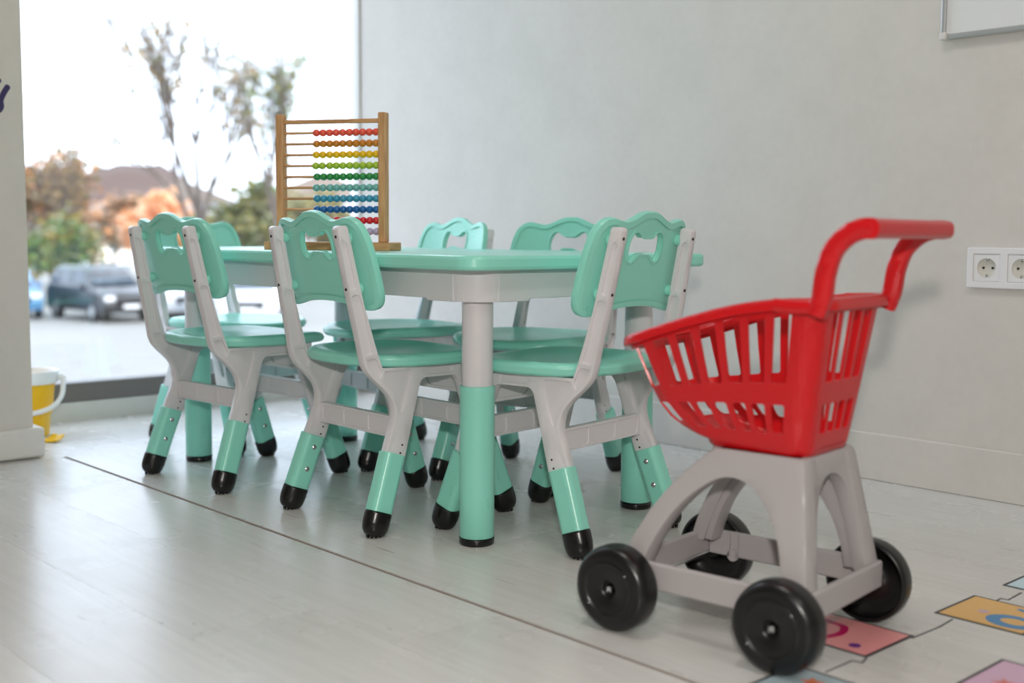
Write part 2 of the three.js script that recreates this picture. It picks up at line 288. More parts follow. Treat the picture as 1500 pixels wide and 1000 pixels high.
// ------------------------------------------------------------------ the chairs
const SIDE_X = (y) => y > 0.30 ? 0.120 - (y - 0.30) * 0.05 : 0.120 + (0.30 - y) * 0.0733;   // half distance between the side frames at height y
function makeChair() {
  const t = new THREE.Group();
  // side frames: outline in (z, y), recessed panels as holes over a thinner core
  const outline = () => {
    const s = new THREE.Shape(); s.moveTo(0.2105, 0.536); s.quadraticCurveTo(0.2115, 0.546, 0.203, 0.547); s.lineTo(0.194, 0.547); s.quadraticCurveTo(0.190, 0.546, 0.189, 0.540);
    s.lineTo(0.161, 0.41); s.bezierCurveTo(0.149, 0.37, 0.139, 0.33, 0.126, 0.296); s.lineTo(-0.085, 0.296); s.lineTo(-0.085, 0.285);
    s.lineTo(-0.1325, 0.13); s.lineTo(-0.0915, 0.118); s.lineTo(-0.046, 0.262); s.quadraticCurveTo(-0.04, 0.274, -0.03, 0.274);
    s.lineTo(0.03, 0.274); s.quadraticCurveTo(0.04, 0.274, 0.046, 0.262); s.lineTo(0.0915, 0.118); s.lineTo(0.1325, 0.13); s.lineTo(0.106, 0.2);
    s.bezierCurveTo(0.100, 0.228, 0.108, 0.243, 0.128, 0.262); s.bezierCurveTo(0.15, 0.282, 0.163, 0.29, 0.1675, 0.318); s.bezierCurveTo(0.174, 0.36, 0.185, 0.40, 0.19, 0.43); s.closePath(); return s;
  };
  const hole = (pts) => { const p = new THREE.Path(); smoothLoop(pts, 28, 0.2).forEach(([x, y], i) => i ? p.lineTo(x, y) : p.moveTo(x, y)); p.closePath(); return p; };
  const holed = outline();
  holed.holes.push(hole([[0.2045, 0.518], [0.193, 0.518], [0.1765, 0.44], [0.190, 0.44]]), hole([[0.186, 0.424], [0.168, 0.424], [0.150, 0.345], [0.144, 0.325], [0.162, 0.322], [0.170, 0.35]]),
    hole([[0.159, 0.312], [0.140, 0.314], [0.128, 0.289], [0.132, 0.279], [0.150, 0.293]]), hole([[0.122, 0.290], [0.085, 0.290], [0.062, 0.287], [0.084, 0.222], [0.092, 0.212], [0.100, 0.246], [0.122, 0.270]]),
    hole([[0.03, 0.291], [-0.03, 0.291], [-0.03, 0.279], [0.03, 0.279]]), hole([[-0.062, 0.287], [-0.078, 0.283], [-0.108, 0.19], [-0.096, 0.187]]));
  for (const s of [-1, 1]) {
    const place = (g) => warp(tess(g, 0.03).rotateY(-Math.PI / 2), (v) => { v.z = v.z; v.x += s * SIDE_X(v.y); }, 0.5);
    // after rotateY(-90 deg) the outline's first axis lies along +z
    const f = obj('side_frame', [place(extrude(holed, 0.018, 0.0008, 8)), place(core(outline(), 0.0095, 0.0015, 8))], M.white, t);
    for (const y of [0.528, 0.437]) obj('frame_screw', cyl(0.0026, 0.0026, 0.002, s * SIDE_X(y), y, y > 0.5 ? 0.2092 : 0.1918, 12, 'z'), M.hole, f);
    for (const e of [-1, 1]) {
      // leg axis from (z .07, y .25) to (z .158, y 0)
      const zc = (y) => e * (0.1583 - y * 0.353), dir = V(-s * 0.0733, 1, -e * 0.353).normalize();
      for (const y of [0.157, 0.143]) for (const side of [-1, 1]) obj('adjusting_hole', cyl(0.0019, 0.0019, 0.0008, 0, 0, 0, 10, 'x').translate(s * SIDE_X(y) + side * 0.0092, y, zc(y) - e * 0.011), M.hole, f);
      const lay = (g, y) => g.applyQuaternion(new THREE.Quaternion().setFromUnitVectors(V(0, 1, 0), dir)).translate(s * SIDE_X(y), y, zc(y));
      const sec = roundRectShape(-0.0175, 0.0175, -0.0225, 0.0225, 0.012);
      const leg = obj('leg', lay(extrude(sec, 0.107, 0.0015).rotateX(Math.PI / 2), 0.092), M.teal, t);
      const shape = (y) => { const k = y < 0.02 ? Math.sqrt(Math.max(0, 1 - ((0.02 - y) / 0.0245) ** 2)) : 1; return k; };
      const foot = lathe([[0.0001, -0.024], ...Array.from({ length: 9 }, (_, i) => { const a = (i + 1) / 9 * Math.PI / 2; return [0.0252 * Math.sin(a) ** 0.6, -0.002 - 0.022 * Math.cos(a)]; }), [0.0257, 0.0], [0.0257, 0.017], [0.0247, 0.0205], [0.0001, 0.0208]], 32).scale(0.86, 1, 1.0);
      obj('rubber_foot', [lay(foot, 0.0235), ...Array.from({ length: 10 }, (_, i) => box(0.0028, 0.006, 0.0028, Math.sin(i * 0.628) * 0.0125, 0.0035, Math.cos(i * 0.628) * 0.0125).translate(s * SIDE_X(0.01), 0, zc(0.01)))], M.black, leg);
      for (const y of [0.120, 0.078]) { const x = s * SIDE_X(y) - s * 0.0178; obj('bolt', [lathe([[0.0001, 0.0024], [0.0028, 0.0022], [0.0034, 0.0008], [0.0048, 0.0006], [0.005, 0]], 18).rotateZ(s * Math.PI / 2).translate(x, y, zc(y) - e * 0.0)], M.steel, leg); }
    }
  }
  for (const e of [-1, 1]) { // stretchers between the legs, with three shallow panels each
    const w = SIDE_X(0.187) - 0.006, s = shapeOf([[-w, 0.168], [w, 0.168], [w - 0.002, 0.207], [-w + 0.002, 0.207]]), holes = [[-w + 0.012, -w / 3 - 0.003], [-w / 3 + 0.003, w / 3 - 0.003], [w / 3 + 0.003, w - 0.012]];
    const inner = core(s, 0.010); for (const [a, b] of holes) s.holes.push(roundRect(a, b, 0.173, 0.202, 0.006));
    obj('stretcher', [inner, extrude(s, 0.0145, 0.001)].map((g) => g.translate(0, 0, e * 0.0925)), M.white, t);
  }
  for (const z of [-0.07]) { const w = SIDE_X(0.26) - 0.004, s = shapeOf([[-w, 0.236], [w, 0.236], [w, 0.288], [-w, 0.288]]), inner = core(s, 0.008); s.holes.push(roundRect(-w + 0.015, -0.006, 0.242, 0.282, 0.018), roundRect(0.006, w - 0.015, 0.242, 0.282, 0.018)); obj('seat_support', [inner, extrude(s, 0.012, 0.001)].map((g) => g.translate(0, 0, z)), M.white, t); }
  { // seat: rounded plan, dished top, rolled edge
    const prof = [[0, 0.3085], [0.25, 0.3085], [0.5, 0.3095], [0.66, 0.312], [0.78, 0.316], [0.87, 0.3185], [0.94, 0.318], [0.98, 0.3145], [1, 0.309], [0.992, 0.303], [0.97, 0.2985], [0.93, 0.2965], [0.6, 0.2962], [0, 0.2962]];
    const n = 72, pos = [], idx = [], m = prof.length;
    for (let i = 0; i < m; i++) for (let k = 0; k < n; k++) {
      const a = k / n * Math.PI * 2, c = Math.cos(a), s = Math.sin(a), e = 2 / 2.7, r = prof[i][0];
      const x = 0.157 * r * Math.sign(c) * Math.abs(c) ** e, z = 0.160 * r * Math.sign(s) * Math.abs(s) ** e;
      const front = Math.max(0, (-z - 0.07) / 0.09), top = i < 9 ? 1 : 0.7;
      pos.push(x, prof[i][1] - 0.009 * front * front * top + (i < 8 ? 0.002 * (Math.abs(x) / 0.157) ** 2 * r : 0), z);
    }
    for (let i = 0; i + 1 < m; i++) for (let k = 0; k < n; k++) { const a = i * n + k, b = i * n + (k + 1) % n; idx.push(a, b, a + n, b, b + n, a + n); }
    const g = new THREE.BufferGeometry(); g.setAttribute('position', new THREE.Float32BufferAttribute(pos, 3)); g.setIndex(idx.map((_, i) => idx[i - i % 3 + [0, 2, 1][i % 3]]));
    obj('seat', toCreasedNormals(g, 1.2), M.tealSeat, t);
  }
  { // backrest: wavy panel with a grip hole, wings curling forward, raised rim; bent, then leaned back
    const half = [[0, 0.0885], [0.022, 0.0862], [0.045, 0.077], [0.066, 0.0700], [0.085, 0.0722], [0.104, 0.0752], [0.121, 0.0705], [0.135, 0.057], [0.144, 0.034], [0.149, 0.0], [0.152, -0.045], [0.150, -0.074], [0.139, -0.0895], [0.121, -0.0925], [0.095, -0.0885], [0.06, -0.081], [0.03, -0.0780], [0, -0.0772]];
    const mirrored = (q) => [...q, ...q.slice(1, -1).reverse().map(([x, y]) => [-x, y])];
    const inset = (pts, k) => { const n = pts.length; return pts.map(([x, y], i) => { const a = pts[(i + n - 1) % n], b = pts[(i + 1) % n], dx = b[0] - a[0], dy = b[1] - a[1], L = Math.hypot(dx, dy); return [x + dy / L * k, y - dx / L * k]; }); };   // the loop runs clockwise
    const ring = (k) => inset(smoothLoop(mirrored(half), 132), k);
    const gripHalf = [[0, 0.0435], [0.012, 0.0435], [0.019, 0.0465], [0.028, 0.0535], [0.041, 0.0535], [0.050, 0.043], [0.0535, 0.028], [0.0525, 0.012], [0.046, 0.001], [0.035, -0.0015], [0.024, 0.0045], [0.014, 0.0115], [0, 0.012]];
    const grip = (o) => inset(smoothLoop(mirrored(gripHalf), 76), -o);
    const path = (pts) => { const p = new THREE.Path(); pts.forEach(([x, y], i) => i ? p.lineTo(x, y) : p.moveTo(x, y)); p.closePath(); return p; };
    const panel = shapeOf(ring(0)); panel.holes.push(path(grip(0)));
    const rim = shapeOf(ring(0)); rim.holes.push(path(ring(0.0075)));
    const lip = shapeOf(grip(0.0028)); lip.holes.push(path(grip(0)));
    const bend = (g) => warp(tess(g, 0.012), (v) => {
      const q = Math.max(0, Math.abs(v.x) - 0.042), f = 1.25 * q * q, x = v.x, y = v.y, z = v.z - f + (Math.abs(v.y) > 0.06 ? 0.0 : 0);
      const c = Math.cos(0.2213), s = Math.sin(0.2213); v.x = x; v.y = 0.4885 + y * c - z * s; v.z = 0.171 + y * s + z * c;
    }, 0.6);
    const b = obj('backrest', [bend(core(panel, 0.0085, 0.0013)), bend(extrude(rim, 0.0145, 0.0035)), bend(extrude(lip, 0.0125, 0.0022))], M.teal, t);
    for (const s of [-1, 1]) for (const y of [0.526, 0.437]) obj('boss', cyl(0.0105, 0.009, 0.009, s * (SIDE_X(y) - 0.004), y, 0.171 + (y - 0.4885) * 0.225 + 0.0045, 20, 'z'), M.teal, b);
  }
  return t;
}
const chairProto = makeChair();
const CHAIRS = [
  [-0.293, 0.200, 0.064, 'mint chair on the long side, back turned to the room, nearest the dark lettering'],
  [0.209, 0.159, -0.02, 'mint chair whose back stands before the wooden abacus'],
  [0.511, 0.023, Math.PI / 2 + 0.14, 'mint chair at the table end beside the red trolley'],
  [0.137, -0.262, Math.PI + 0.28, 'mint chair on the wall side, turned askew, beside the trolley end chair'],
  [-0.257, -0.185, Math.PI - 0.12, 'mint chair on the wall side near the window corner, facing the abacus'],
  [-0.675, 0.0, -Math.PI / 2 + 0.2, 'mint chair at the table end by the window'],
];
CHAIRS.forEach(([x, z, a, label], i) => {
  const c = i ? chairProto.clone() : chairProto; c.name = numbered('kids_chair'); c.position.set(x, 0, z); c.rotation.y = a; scene.add(c);
  c.userData = {}; tag(c, label, 'chair', 'mint children chairs around the table');
});

// ------------------------------------------------------------------ the abacus on the table
{
  const p = V(-0.109, 0, 0.216), q = V(0.083, 0, 0.098), ang = Math.atan2(-(q.z - p.z), q.x - p.x);
  const t = thing('abacus', 'wooden counting frame with ten rows of coloured beads', 'abacus', [(p.x + q.x) / 2, 0.5, (p.z + q.z) / 2], ang);
  const H = 0.1125;
  obj('base', box(0.276, 0.0165, 0.066, 0, 0.00825, 0, 0.002), beech, t);
  for (const s of [-1, 1]) obj('post', box(0.016, 0.259, 0.022, s * H, 0.0165 + 0.1295, 0, 0.0025), beechUp, t);
  obj('top_rail', box(2 * H - 0.016, 0.0085, 0.011, 0, 0.2595, 0, 0.002), beech, t);
  const colors = ['#ee5a45', '#c98224', '#f0c313', '#a9c93c', '#2f9149', '#77b9b4', '#3e9bbd', '#1566ac', '#d8232f', '#b7aed0'];
  colors.forEach((c, r) => {
    const y = 0.2372 - r * 0.0221, rod = obj('rod', cyl(0.0028, 0.0028, 2 * H - 0.012, 0, y, 0, 12, 'x'), beech, t);
    const m = plastic(c, 0.32), g = geo(lathe([[0.0027, -0.0071], [0.004, -0.0069], [0.0062, -0.0048], [0.0074, -0.0018], [0.0076, 0], [0.0074, 0.0018], [0.0062, 0.0048], [0.004, 0.0069], [0.0027, 0.0071]], 20).rotateZ(Math.PI / 2)); g.userData.ready = true;
    let x = H - 0.0085 - 0.0074; const left = [0, 0, 0.001, 0.002, 0, 0.001, 0, 0, 0.004, 0.012][r];
    for (let k = 0; k < 10; k++) { const b = obj('bead', g, m, rod); b.position.set(x - (k > 7 ? left : 0), y, 0); b.rotation.x = rnd() * 6; x -= 0.01425 + rr(0, 0.0003); }
  });
}

// ------------------------------------------------------------------ the toy shopping trolley
{
  const t = thing('toy_shopping_trolley', 'toy shopping trolley with red basket, grey frame and black wheels', 'trolley', [1.058, 0, 0.212], 0.12);
  // basket wall: flat strip (s along the perimeter, v upwards) with rounded slots, wrapped onto the basket's surface
  const lerp = (a, b, k) => a + (b - a) * k, sm = (k) => k * k * (3 - 2 * k);
  const rimY = (u) => { const k = Math.min(1, Math.max(0, (u + 0.165) / 0.31)); return 0.386 + 0.071 * Math.sin(k * Math.PI / 2) ** 1.15; };
  const BOT = 0.263;
  const FU = [[0, -0.036], [0.03, -0.055], [0.08, -0.073], [0.16, -0.092], [0.28, -0.108], [0.45, -0.121], [0.7, -0.135], [1.05, -0.152]], frontU = (v) => { let i = 0; while (i < FU.length - 2 && v > FU[i + 1][0]) i++; const k = (v - FU[i][0]) / (FU[i + 1][0] - FU[i][0]); return FU[i][1] + k * (FU[i + 1][1] - FU[i][1]); }, rearU = (v) => 0.124 + 0.028 * v, halfW = (v) => 0.066 + 0.026 * v ** 0.8 + 0.002;
  // plan outline at level v as a closed polyline from the middle of the rear, anticlockwise seen from above; parameter s in 0..1 keeps features aligned between levels
  const S1 = 0.105, S2 = 0.145, S3 = 0.402, S4 = 0.5;  // end of rear face, end of rear corner, end of side, middle of the nose
  function planAt(s, v) {
    let flip = 1; if (s > 0.5) { s = 1 - s; flip = -1; }
    const ur = rearU(v), uf = frontU(v), hw = halfW(v), rc = 0.024, rf = Math.min(hw * 0.94, 0.075), fl = Math.min(0.05, (ur - uf) * 0.3); let u, w;
    if (s < S1) { u = ur; w = (hw - rc) * s / S1; }
    else if (s < S2) { const a = (s - S1) / (S2 - S1) * Math.PI / 2; u = ur - rc + rc * Math.cos(a); w = hw - rc + rc * Math.sin(a); }
    else if (s < S3) { const k = (s - S2) / (S3 - S2); u = lerp(ur - rc, uf + fl, k); w = hw - 0.004 * k; }
    else { const a = (s - S3) / (S4 - S3) * Math.PI / 2; u = uf + fl - fl * Math.sin(a) ** 0.8; w = (hw - 0.004) * Math.cos(a) ** 0.7; }
    return [u, w * flip];
  }
  const onWall = (s, v, d) => { // d outwards
    const e = 1e-3, [u, w] = planAt(((s % 1) + 1) % 1, v), [ua, wa] = planAt((((s - e) % 1) + 1) % 1, v), [ub, wb] = planAt((((s + e) % 1) + 1) % 1, v);
    let tx = ub - ua, tw = wb - wa; const L = Math.hypot(tx, tw) || 1; tx /= L; tw /= L;
    return V(u + tw * d, BOT + v * (rimY(u) - BOT), w - tx * d);
  };
  const wrap = (g) => warp(g, (p) => { const q = onWall(p.x / 0.8, p.y / 0.19, p.z); p.copy(q); }, 0.5);
  const cells = [];   // [start, end, gap] along the perimeter; gap 0 is a closed stretch
  const addCells = (s0, s1, n, gap) => { for (let i = 0; i < n; i++) cells.push([s0 + (s1 - s0) * i / n, s0 + (s1 - s0) * (i + 1) / n, gap]); };
  addCells(0, 0.094, 2, 0.013); addCells(0.094, 0.152, 4, 0); addCells(0.152, 0.408, 6, 0.0135); addCells(0.408, 0.592, 4, 0.0135); addCells(0.592, 0.848, 6, 0.0135); addCells(0.848, 0.906, 4, 0); addCells(0.906, 1, 2, 0.013);
  const wallParts = [];
  for (const [a, b, gap] of cells) for (const [v0, v1, h0, h1] of [[0, 0.3825, 0.11, 0.31], [0.3825, 0.97, 0.455, 0.925]]) {
    const c = shapeOf([[a * 0.8, v0 * 0.19], [b * 0.8, v0 * 0.19], [b * 0.8, v1 * 0.19], [a * 0.8, v1 * 0.19]]);
    if (gap) c.holes.push(roundRect((a + gap / 2) * 0.8, (b - gap / 2) * 0.8, h0 * 0.19, h1 * 0.19, Math.min(0.0045, (b - a - gap) * 0.3)));
    wallParts.push(tess(extrude(c, 0.0036, 0, 5), 0.009));
  }
  const wall = wrap(mergeGeometries(wallParts.map(clean)));
  // lower rounded edge and floor
  const ringPts = (v, d, n = 120) => Array.from({ length: n }, (_, k) => onWall(k / n, v, d));
  function skin(rings, closeEnd) { const n = rings[0].length, pos = [], idx = []; rings.forEach((r) => r.forEach((p) => pos.push(p.x, p.y, p.z))); for (let i = 0; i + 1 < rings.length; i++) for (let k = 0; k < n; k++) { const a = i * n + k, b = i * n + (k + 1) % n; idx.push(a, a + n, b, b, a + n, b + n); } const g = new THREE.BufferGeometry(); g.setAttribute('position', new THREE.Float32BufferAttribute(pos, 3)); g.setIndex(idx); return toCreasedNormals(g, 0.8); }
  const shrink = (r, k, y) => { const c = V(0.045, 0, 0); return r.map((p) => V(c.x + (p.x - c.x) * k, y, p.z * k)); };
  const r0 = ringPts(0, 0.0018), r0i = ringPts(0, -0.0018);
  const floorG = skin([ringPts(0.012, 0.0018), r0, shrink(r0, 0.975, BOT - 0.006), shrink(r0, 0.93, BOT - 0.009), shrink(r0, 0.5, BOT - 0.009), shrink(r0, 0.001, BOT - 0.009), shrink(r0, 0.001, BOT - 0.005), shrink(r0i, 0.92, BOT - 0.005), r0i, ringPts(0.012, -0.0018)]);
  const basket = obj('basket', [wall, floorG], M.red, t);
  // rolled rim
  const rimAt = (dv, d) => ringPts(1, d, 160).map((p) => V(p.x, p.y + dv, p.z));
  obj('basket_rim', skin([rimAt(-0.012, -0.002), rimAt(-0.001, -0.0035), rimAt(0.0025, 0.0), rimAt(0.0025, 0.006), rimAt(0.000, 0.0105), rimAt(-0.004, 0.0125), rimAt(-0.012, 0.0125), rimAt(-0.013, 0.0095), rimAt(-0.008, 0.006), rimAt(-0.009, 0.0018), rimAt(-0.016, 0.0018), rimAt(-0.012, -0.002)]), M.red, basket);
  // handle: two arms rising from the rear corners, grip between them
  const arms = [-1, 1].map((s) => sweptBar([V(0.150, 0.440, s * 0.103), V(0.158, 0.462, s * 0.104), V(0.162, 0.49, s * 0.105), V(0.172, 0.518, s * 0.106), V(0.190, 0.536, s * 0.107), V(0.208, 0.5432, s * 0.108), V(0.222, 0.5435, s * 0.108)], V(0, 0, 1), 0.0100, 0.0125, 0.32));
  const foot = [-1, 1].map((s) => sweptBar([V(0.095, 0.449, s * 0.101), V(0.125, 0.448, s * 0.102), V(0.152, 0.449, s * 0.103)], V(0, 0, 1), 0.0100, 0.009, 0.32));
  const handle = obj('handle', [...arms, ...foot, sweptBar([V(0.2, 0.5435, -0.119), V(0.2, 0.5435, -0.06), V(0.2, 0.5435, 0.06), V(0.2, 0.5435, 0.117)].map((p) => p.setX(0.219)), V(1, 0, 0), 0.0125, 0.0118, 0.36)], M.red, t);
  // grey undercarriage: side arches, end arches, top plate
  const side = new THREE.Shape();
  side.moveTo(0.152, 0.085); side.lineTo(0.128, 0.246); side.quadraticCurveTo(0.126, 0.256, 0.118, 0.256); side.lineTo(0.004, 0.256); side.quadraticCurveTo(-0.012, 0.25, -0.022, 0.24);
  side.bezierCurveTo(-0.075, 0.195, -0.108, 0.14, -0.128, 0.085); side.lineTo(-0.092, 0.085); side.bezierCurveTo(-0.075, 0.14, -0.045, 0.185, 0.0, 0.212); side.bezierCurveTo(0.025, 0.226, 0.05, 0.221, 0.072, 0.20); side.bezierCurveTo(0.1, 0.17, 0.112, 0.13, 0.114, 0.085); side.closePath();
  const flare = (v) => 0.074 + (0.256 - v) * 0.21;
  const sides = [-1, 1].map((s) => warp(tess(extrude(side, 0.034, 0.004, 14), 0.02), (v) => { v.z = s * (flare(v.y) - 0.017) + v.z; }, 0.6));
  const endShape = (W0, A) => { const q = new THREE.Shape(); q.moveTo(-W0, 0.085); q.lineTo(-0.074, 0.252); q.lineTo(0.074, 0.252); q.lineTo(W0, 0.085); q.lineTo(W0 - 0.034, 0.085); q.bezierCurveTo(A, 0.16, A * 0.9, 0.226, 0, 0.228); q.bezierCurveTo(-A * 0.9, 0.226, -A, 0.16, -W0 + 0.034, 0.085); q.closePath(); return q; };
  const rear = warp(extrude(endShape(0.107, 0.058), 0.022, 0.003, 14).rotateY(Math.PI / 2), (v) => { v.x += 0.1395 - (v.y - 0.085) * 0.148; }, 0.6);
  const front = warp(tess(extrude(endShape(0.107, 0.058), 0.022, 0.003, 14), 0.02).rotateY(Math.PI / 2), (v) => { const O = [[0.08, -0.130], [0.085, -0.128], [0.126, -0.1105], [0.166, -0.0874], [0.2045, -0.0581], [0.24, -0.022], [0.26, 0.004]]; let i = 0; while (i < 5 && v.y > O[i + 1][0]) i++; v.x += 0.0135 + O[i][1] + (v.y - O[i][0]) / (O[i + 1][0] - O[i][0]) * (O[i + 1][1] - O[i][1]); }, 0.6);
  const deck = warp(tess(extrude(roundRectShape(-0.012, 0.126, -0.074, 0.074, 0.014), 0.016, 0.004, 8).rotateX(Math.PI / 2), 0.02), (v) => { v.y += 0.248; }, 0.6);
  obj('undercarriage', [...sides, rear, front, deck, span(0.02, 0.105, 0.248, BOT - 0.0092, -0.05, 0.05, 0.003)], M.grey, t);
  // low ring of rails on which the legs stand
  for (const s of [-1, 1]) {
    obj('side_rail', box(0.262, 0.038, 0.010, 0.018, 0.077, s * 0.108, 0.004), M.grey, t);
    obj('end_rail', box(0.010, 0.038, 0.218, s > 0 ? 0.152 : -0.118, 0.077, 0, 0.004), M.grey, t);
  }
  for (const [x, z] of [[-0.07, -0.1015], [0.12, -0.1015]]) obj('clip', [box(0.004, 0.036, 0.004, x - 0.007, 0.077, z), box(0.004, 0.036, 0.004, x + 0.007, 0.077, z), cyl(0.009, 0.009, 0.004, x, 0.062, z, 18, 'z')], M.grey, t);
  for (const x of [-0.115, 0.127]) {
    obj('axle', cyl(0.004, 0.004, 0.29, x, 0.0585, 0, 14, 'z'), M.steel, t);
    for (const s of [-1, 1]) {
      const R = 0.0585, prof = [[0.008, 0.010], [0.0115, 0.0105], [0.0125, 0.0185], [0.033, 0.0185], [0.0345, 0.0195], [0.0355, 0.0215], [0.037, 0.0215], [0.039, 0.0195], [0.045, 0.0205], [0.052, 0.0185], [0.0565, 0.0125], [R, 0.004], [R, -0.010], [0.0572, -0.0155], [0.0545, -0.017], [0.052, -0.0165], [0.050, 0.008], [0.012, 0.010], [0.012, -0.015], [0.007, -0.015]];
      const w = obj('wheel', lathe(prof, 64).rotateX(s * Math.PI / 2).translate(x, R, s * 0.134), M.tyre, t);
      obj('axle_cap', [cyl(0.0042, 0.0036, 0.005, x, R, s * (0.134 + 0.0115), 16, 'z'), box(0.0018, 0.0062, 0.003, x - 0.0026, R, s * 0.1488), box(0.0018, 0.0062, 0.003, x + 0.0026, R, s * 0.1488)], M.steel, w);
      for (const a of [0.7, 3.8]) obj('rivet', new THREE.SphereGeometry(0.0014, 10, 8).translate(x + Math.cos(a) * 0.0375, R + Math.sin(a) * 0.0375, s * (0.134 + 0.0213)), M.steel, w);
    }
  }
}

// ------------------------------------------------------------------ floor stickers joined by a dark line
{
  const flat = (shape, y0, y1) => extrude(shape, y1 - y0, 0).rotateX(Math.PI / 2).translate(0, (y0 + y1) / 2, 0);   // shape drawn in (x, z)
  const rect = (x0, x1, z0, z1) => shapeOf([[x0, z0], [x1, z0], [x1, z1], [x0, z1]]);
  const star = (cx, cz, r) => shapeOf(Array.from({ length: 10 }, (_, i) => { const a = i * Math.PI / 5 + 0.4, q = i % 2 ? r * 0.45 : r; return [cx + Math.cos(a) * q, cz + Math.sin(a) * q]; }));
  const disc = (cx, cz, r, k = 1) => shapeOf(Array.from({ length: 24 }, (_, i) => [cx + Math.cos(i * Math.PI / 12) * r, cz + Math.sin(i * Math.PI / 12) * r * k]));
  function stroke(pixels, w) { // a band of width w along pixels of the floor
    const c = new THREE.CatmullRomCurve3(pixels.map(([u, v]) => onPlane(u, v, 'y', 0))).getPoints(40), L = [], R = [];
    c.forEach((p, i) => { const d = (c[Math.min(40, i + 1)]).clone().sub(c[Math.max(0, i - 1)]).normalize(); L.push([p.x - d.z * w / 2, p.z + d.x * w / 2]); R.unshift([p.x + d.z * w / 2, p.z - d.x * w / 2]); });
    return shapeOf([...L, ...R]);
  }
  const ink = (hex) => plastic(hex, 0.42);
  const card = (label, hex, x0, x1, z0, z1) => {
    const t = thing('floor_sticker', label, 'sticker', [0, 0, 0], 0, 'coloured cards stuck on the floor');
    obj('border', flat(rect(x0, x1, z0, z1), 0, 0.0006), M.black2, t);
    obj('card_face', flat(rect(x0 + 0.005, x1 - 0.005, z0 + 0.005, z1 - 0.005), 0.0005, 0.0009), ink(hex), t); return t;
  };
  let t = card('pink card with magenta letter under the trolley wheel', '#ea9c9c', 1.118, 1.247, 0.079, 0.201);
  obj('letter', flat(stroke([[1196, 912], [1204, 908], [1222, 913], [1236, 919], [1232, 928], [1218, 932], [1204, 934]], 0.011), 0.0008, 0.0012), ink('#c40a5e'), t);
  const pd = onPlane(1252, 946, 'y', 0); obj('dot', flat(disc(pd.x, pd.z, 0.008), 0.0008, 0.0012), ink('#6a2c86'), t);
  t = card('orange-yellow card with blue letter beyond the trolley', '#e3b368', 1.216, 1.345, -0.156, -0.033);
  const ring = disc(1.310, -0.075, 0.036, 0.8); ring.holes.push(disc(1.312, -0.077, 0.019, 0.75)); obj('letter', flat(ring, 0.0008, 0.0012), ink('#3f86bb'), t); obj('accent', flat(stroke([[1492, 893], [1500, 896], [1512, 899]], 0.008), 0.0008, 0.0012), ink('#3f86bb'), t);
  const yd = onPlane(1441, 896, 'y', 0); obj('dot', flat(disc(yd.x, yd.z, 0.008), 0.0008, 0.0012), ink('#c9a7b0'), t);
  t = card('lilac card with a coral star', '#d6b0cc', 1.365, 1.49, 0.076, 0.2);
  const ls = onPlane(1466, 999, 'y', 0); obj('star', flat(star(ls.x + 0.006, ls.z + 0.002, 0.016), 0.0008, 0.0012), ink('#d9776e'), t);
  t = card('grey-blue card with an orange star beside the near trolley wheel', '#a9bcc4', 1.2, 1.325, 0.29, 0.412);
  const bs = onPlane(1186, 999, 'y', 0); obj('star', flat(star(bs.x + 0.004, bs.z, 0.016), 0.0008, 0.0012), ink('#e0703a'), t);
  t = card('pale blue card nearest the skirting board', '#c3dde6', 1.221, 1.35, -0.36, -0.238);
  const line = (label, pts) => { const g = []; for (let i = 0; i + 1 < pts.length; i++) { const a = onPlane(...pts[i], 'y', 0), b = onPlane(...pts[i + 1], 'y', 0), d = b.clone().sub(a), n = V(-d.z, 0, d.x).normalize().multiplyScalar(0.0013), e = d.clone().normalize().multiplyScalar(0.0008); g.push(flat(shapeOf([[a.x + n.x - e.x, a.z + n.z - e.z], [b.x + n.x + e.x, b.z + n.z + e.z], [b.x - n.x + e.x, b.z - n.z + e.z], [a.x - n.x - e.x, a.z - n.z - e.z]]), 0, 0.0004 + i * 0.00002)); } tag(obj('floor_line', g, M.black2), label, 'floor line', 'dark lines joining the floor cards'); };
  line('thin dark line joining the grey-blue and pink floor cards', [[1210, 984], [1248, 967.5], [1263, 970.5], [1269, 964]]);
  line('thin dark line joining the pink and yellow floor cards', [[1336, 934.5], [1376, 918], [1395, 907]]);
  line('thin dark line joining the yellow and pale blue floor cards', [[1461, 879], [1466, 876.5], [1477, 878.5], [1496, 868]]);
}

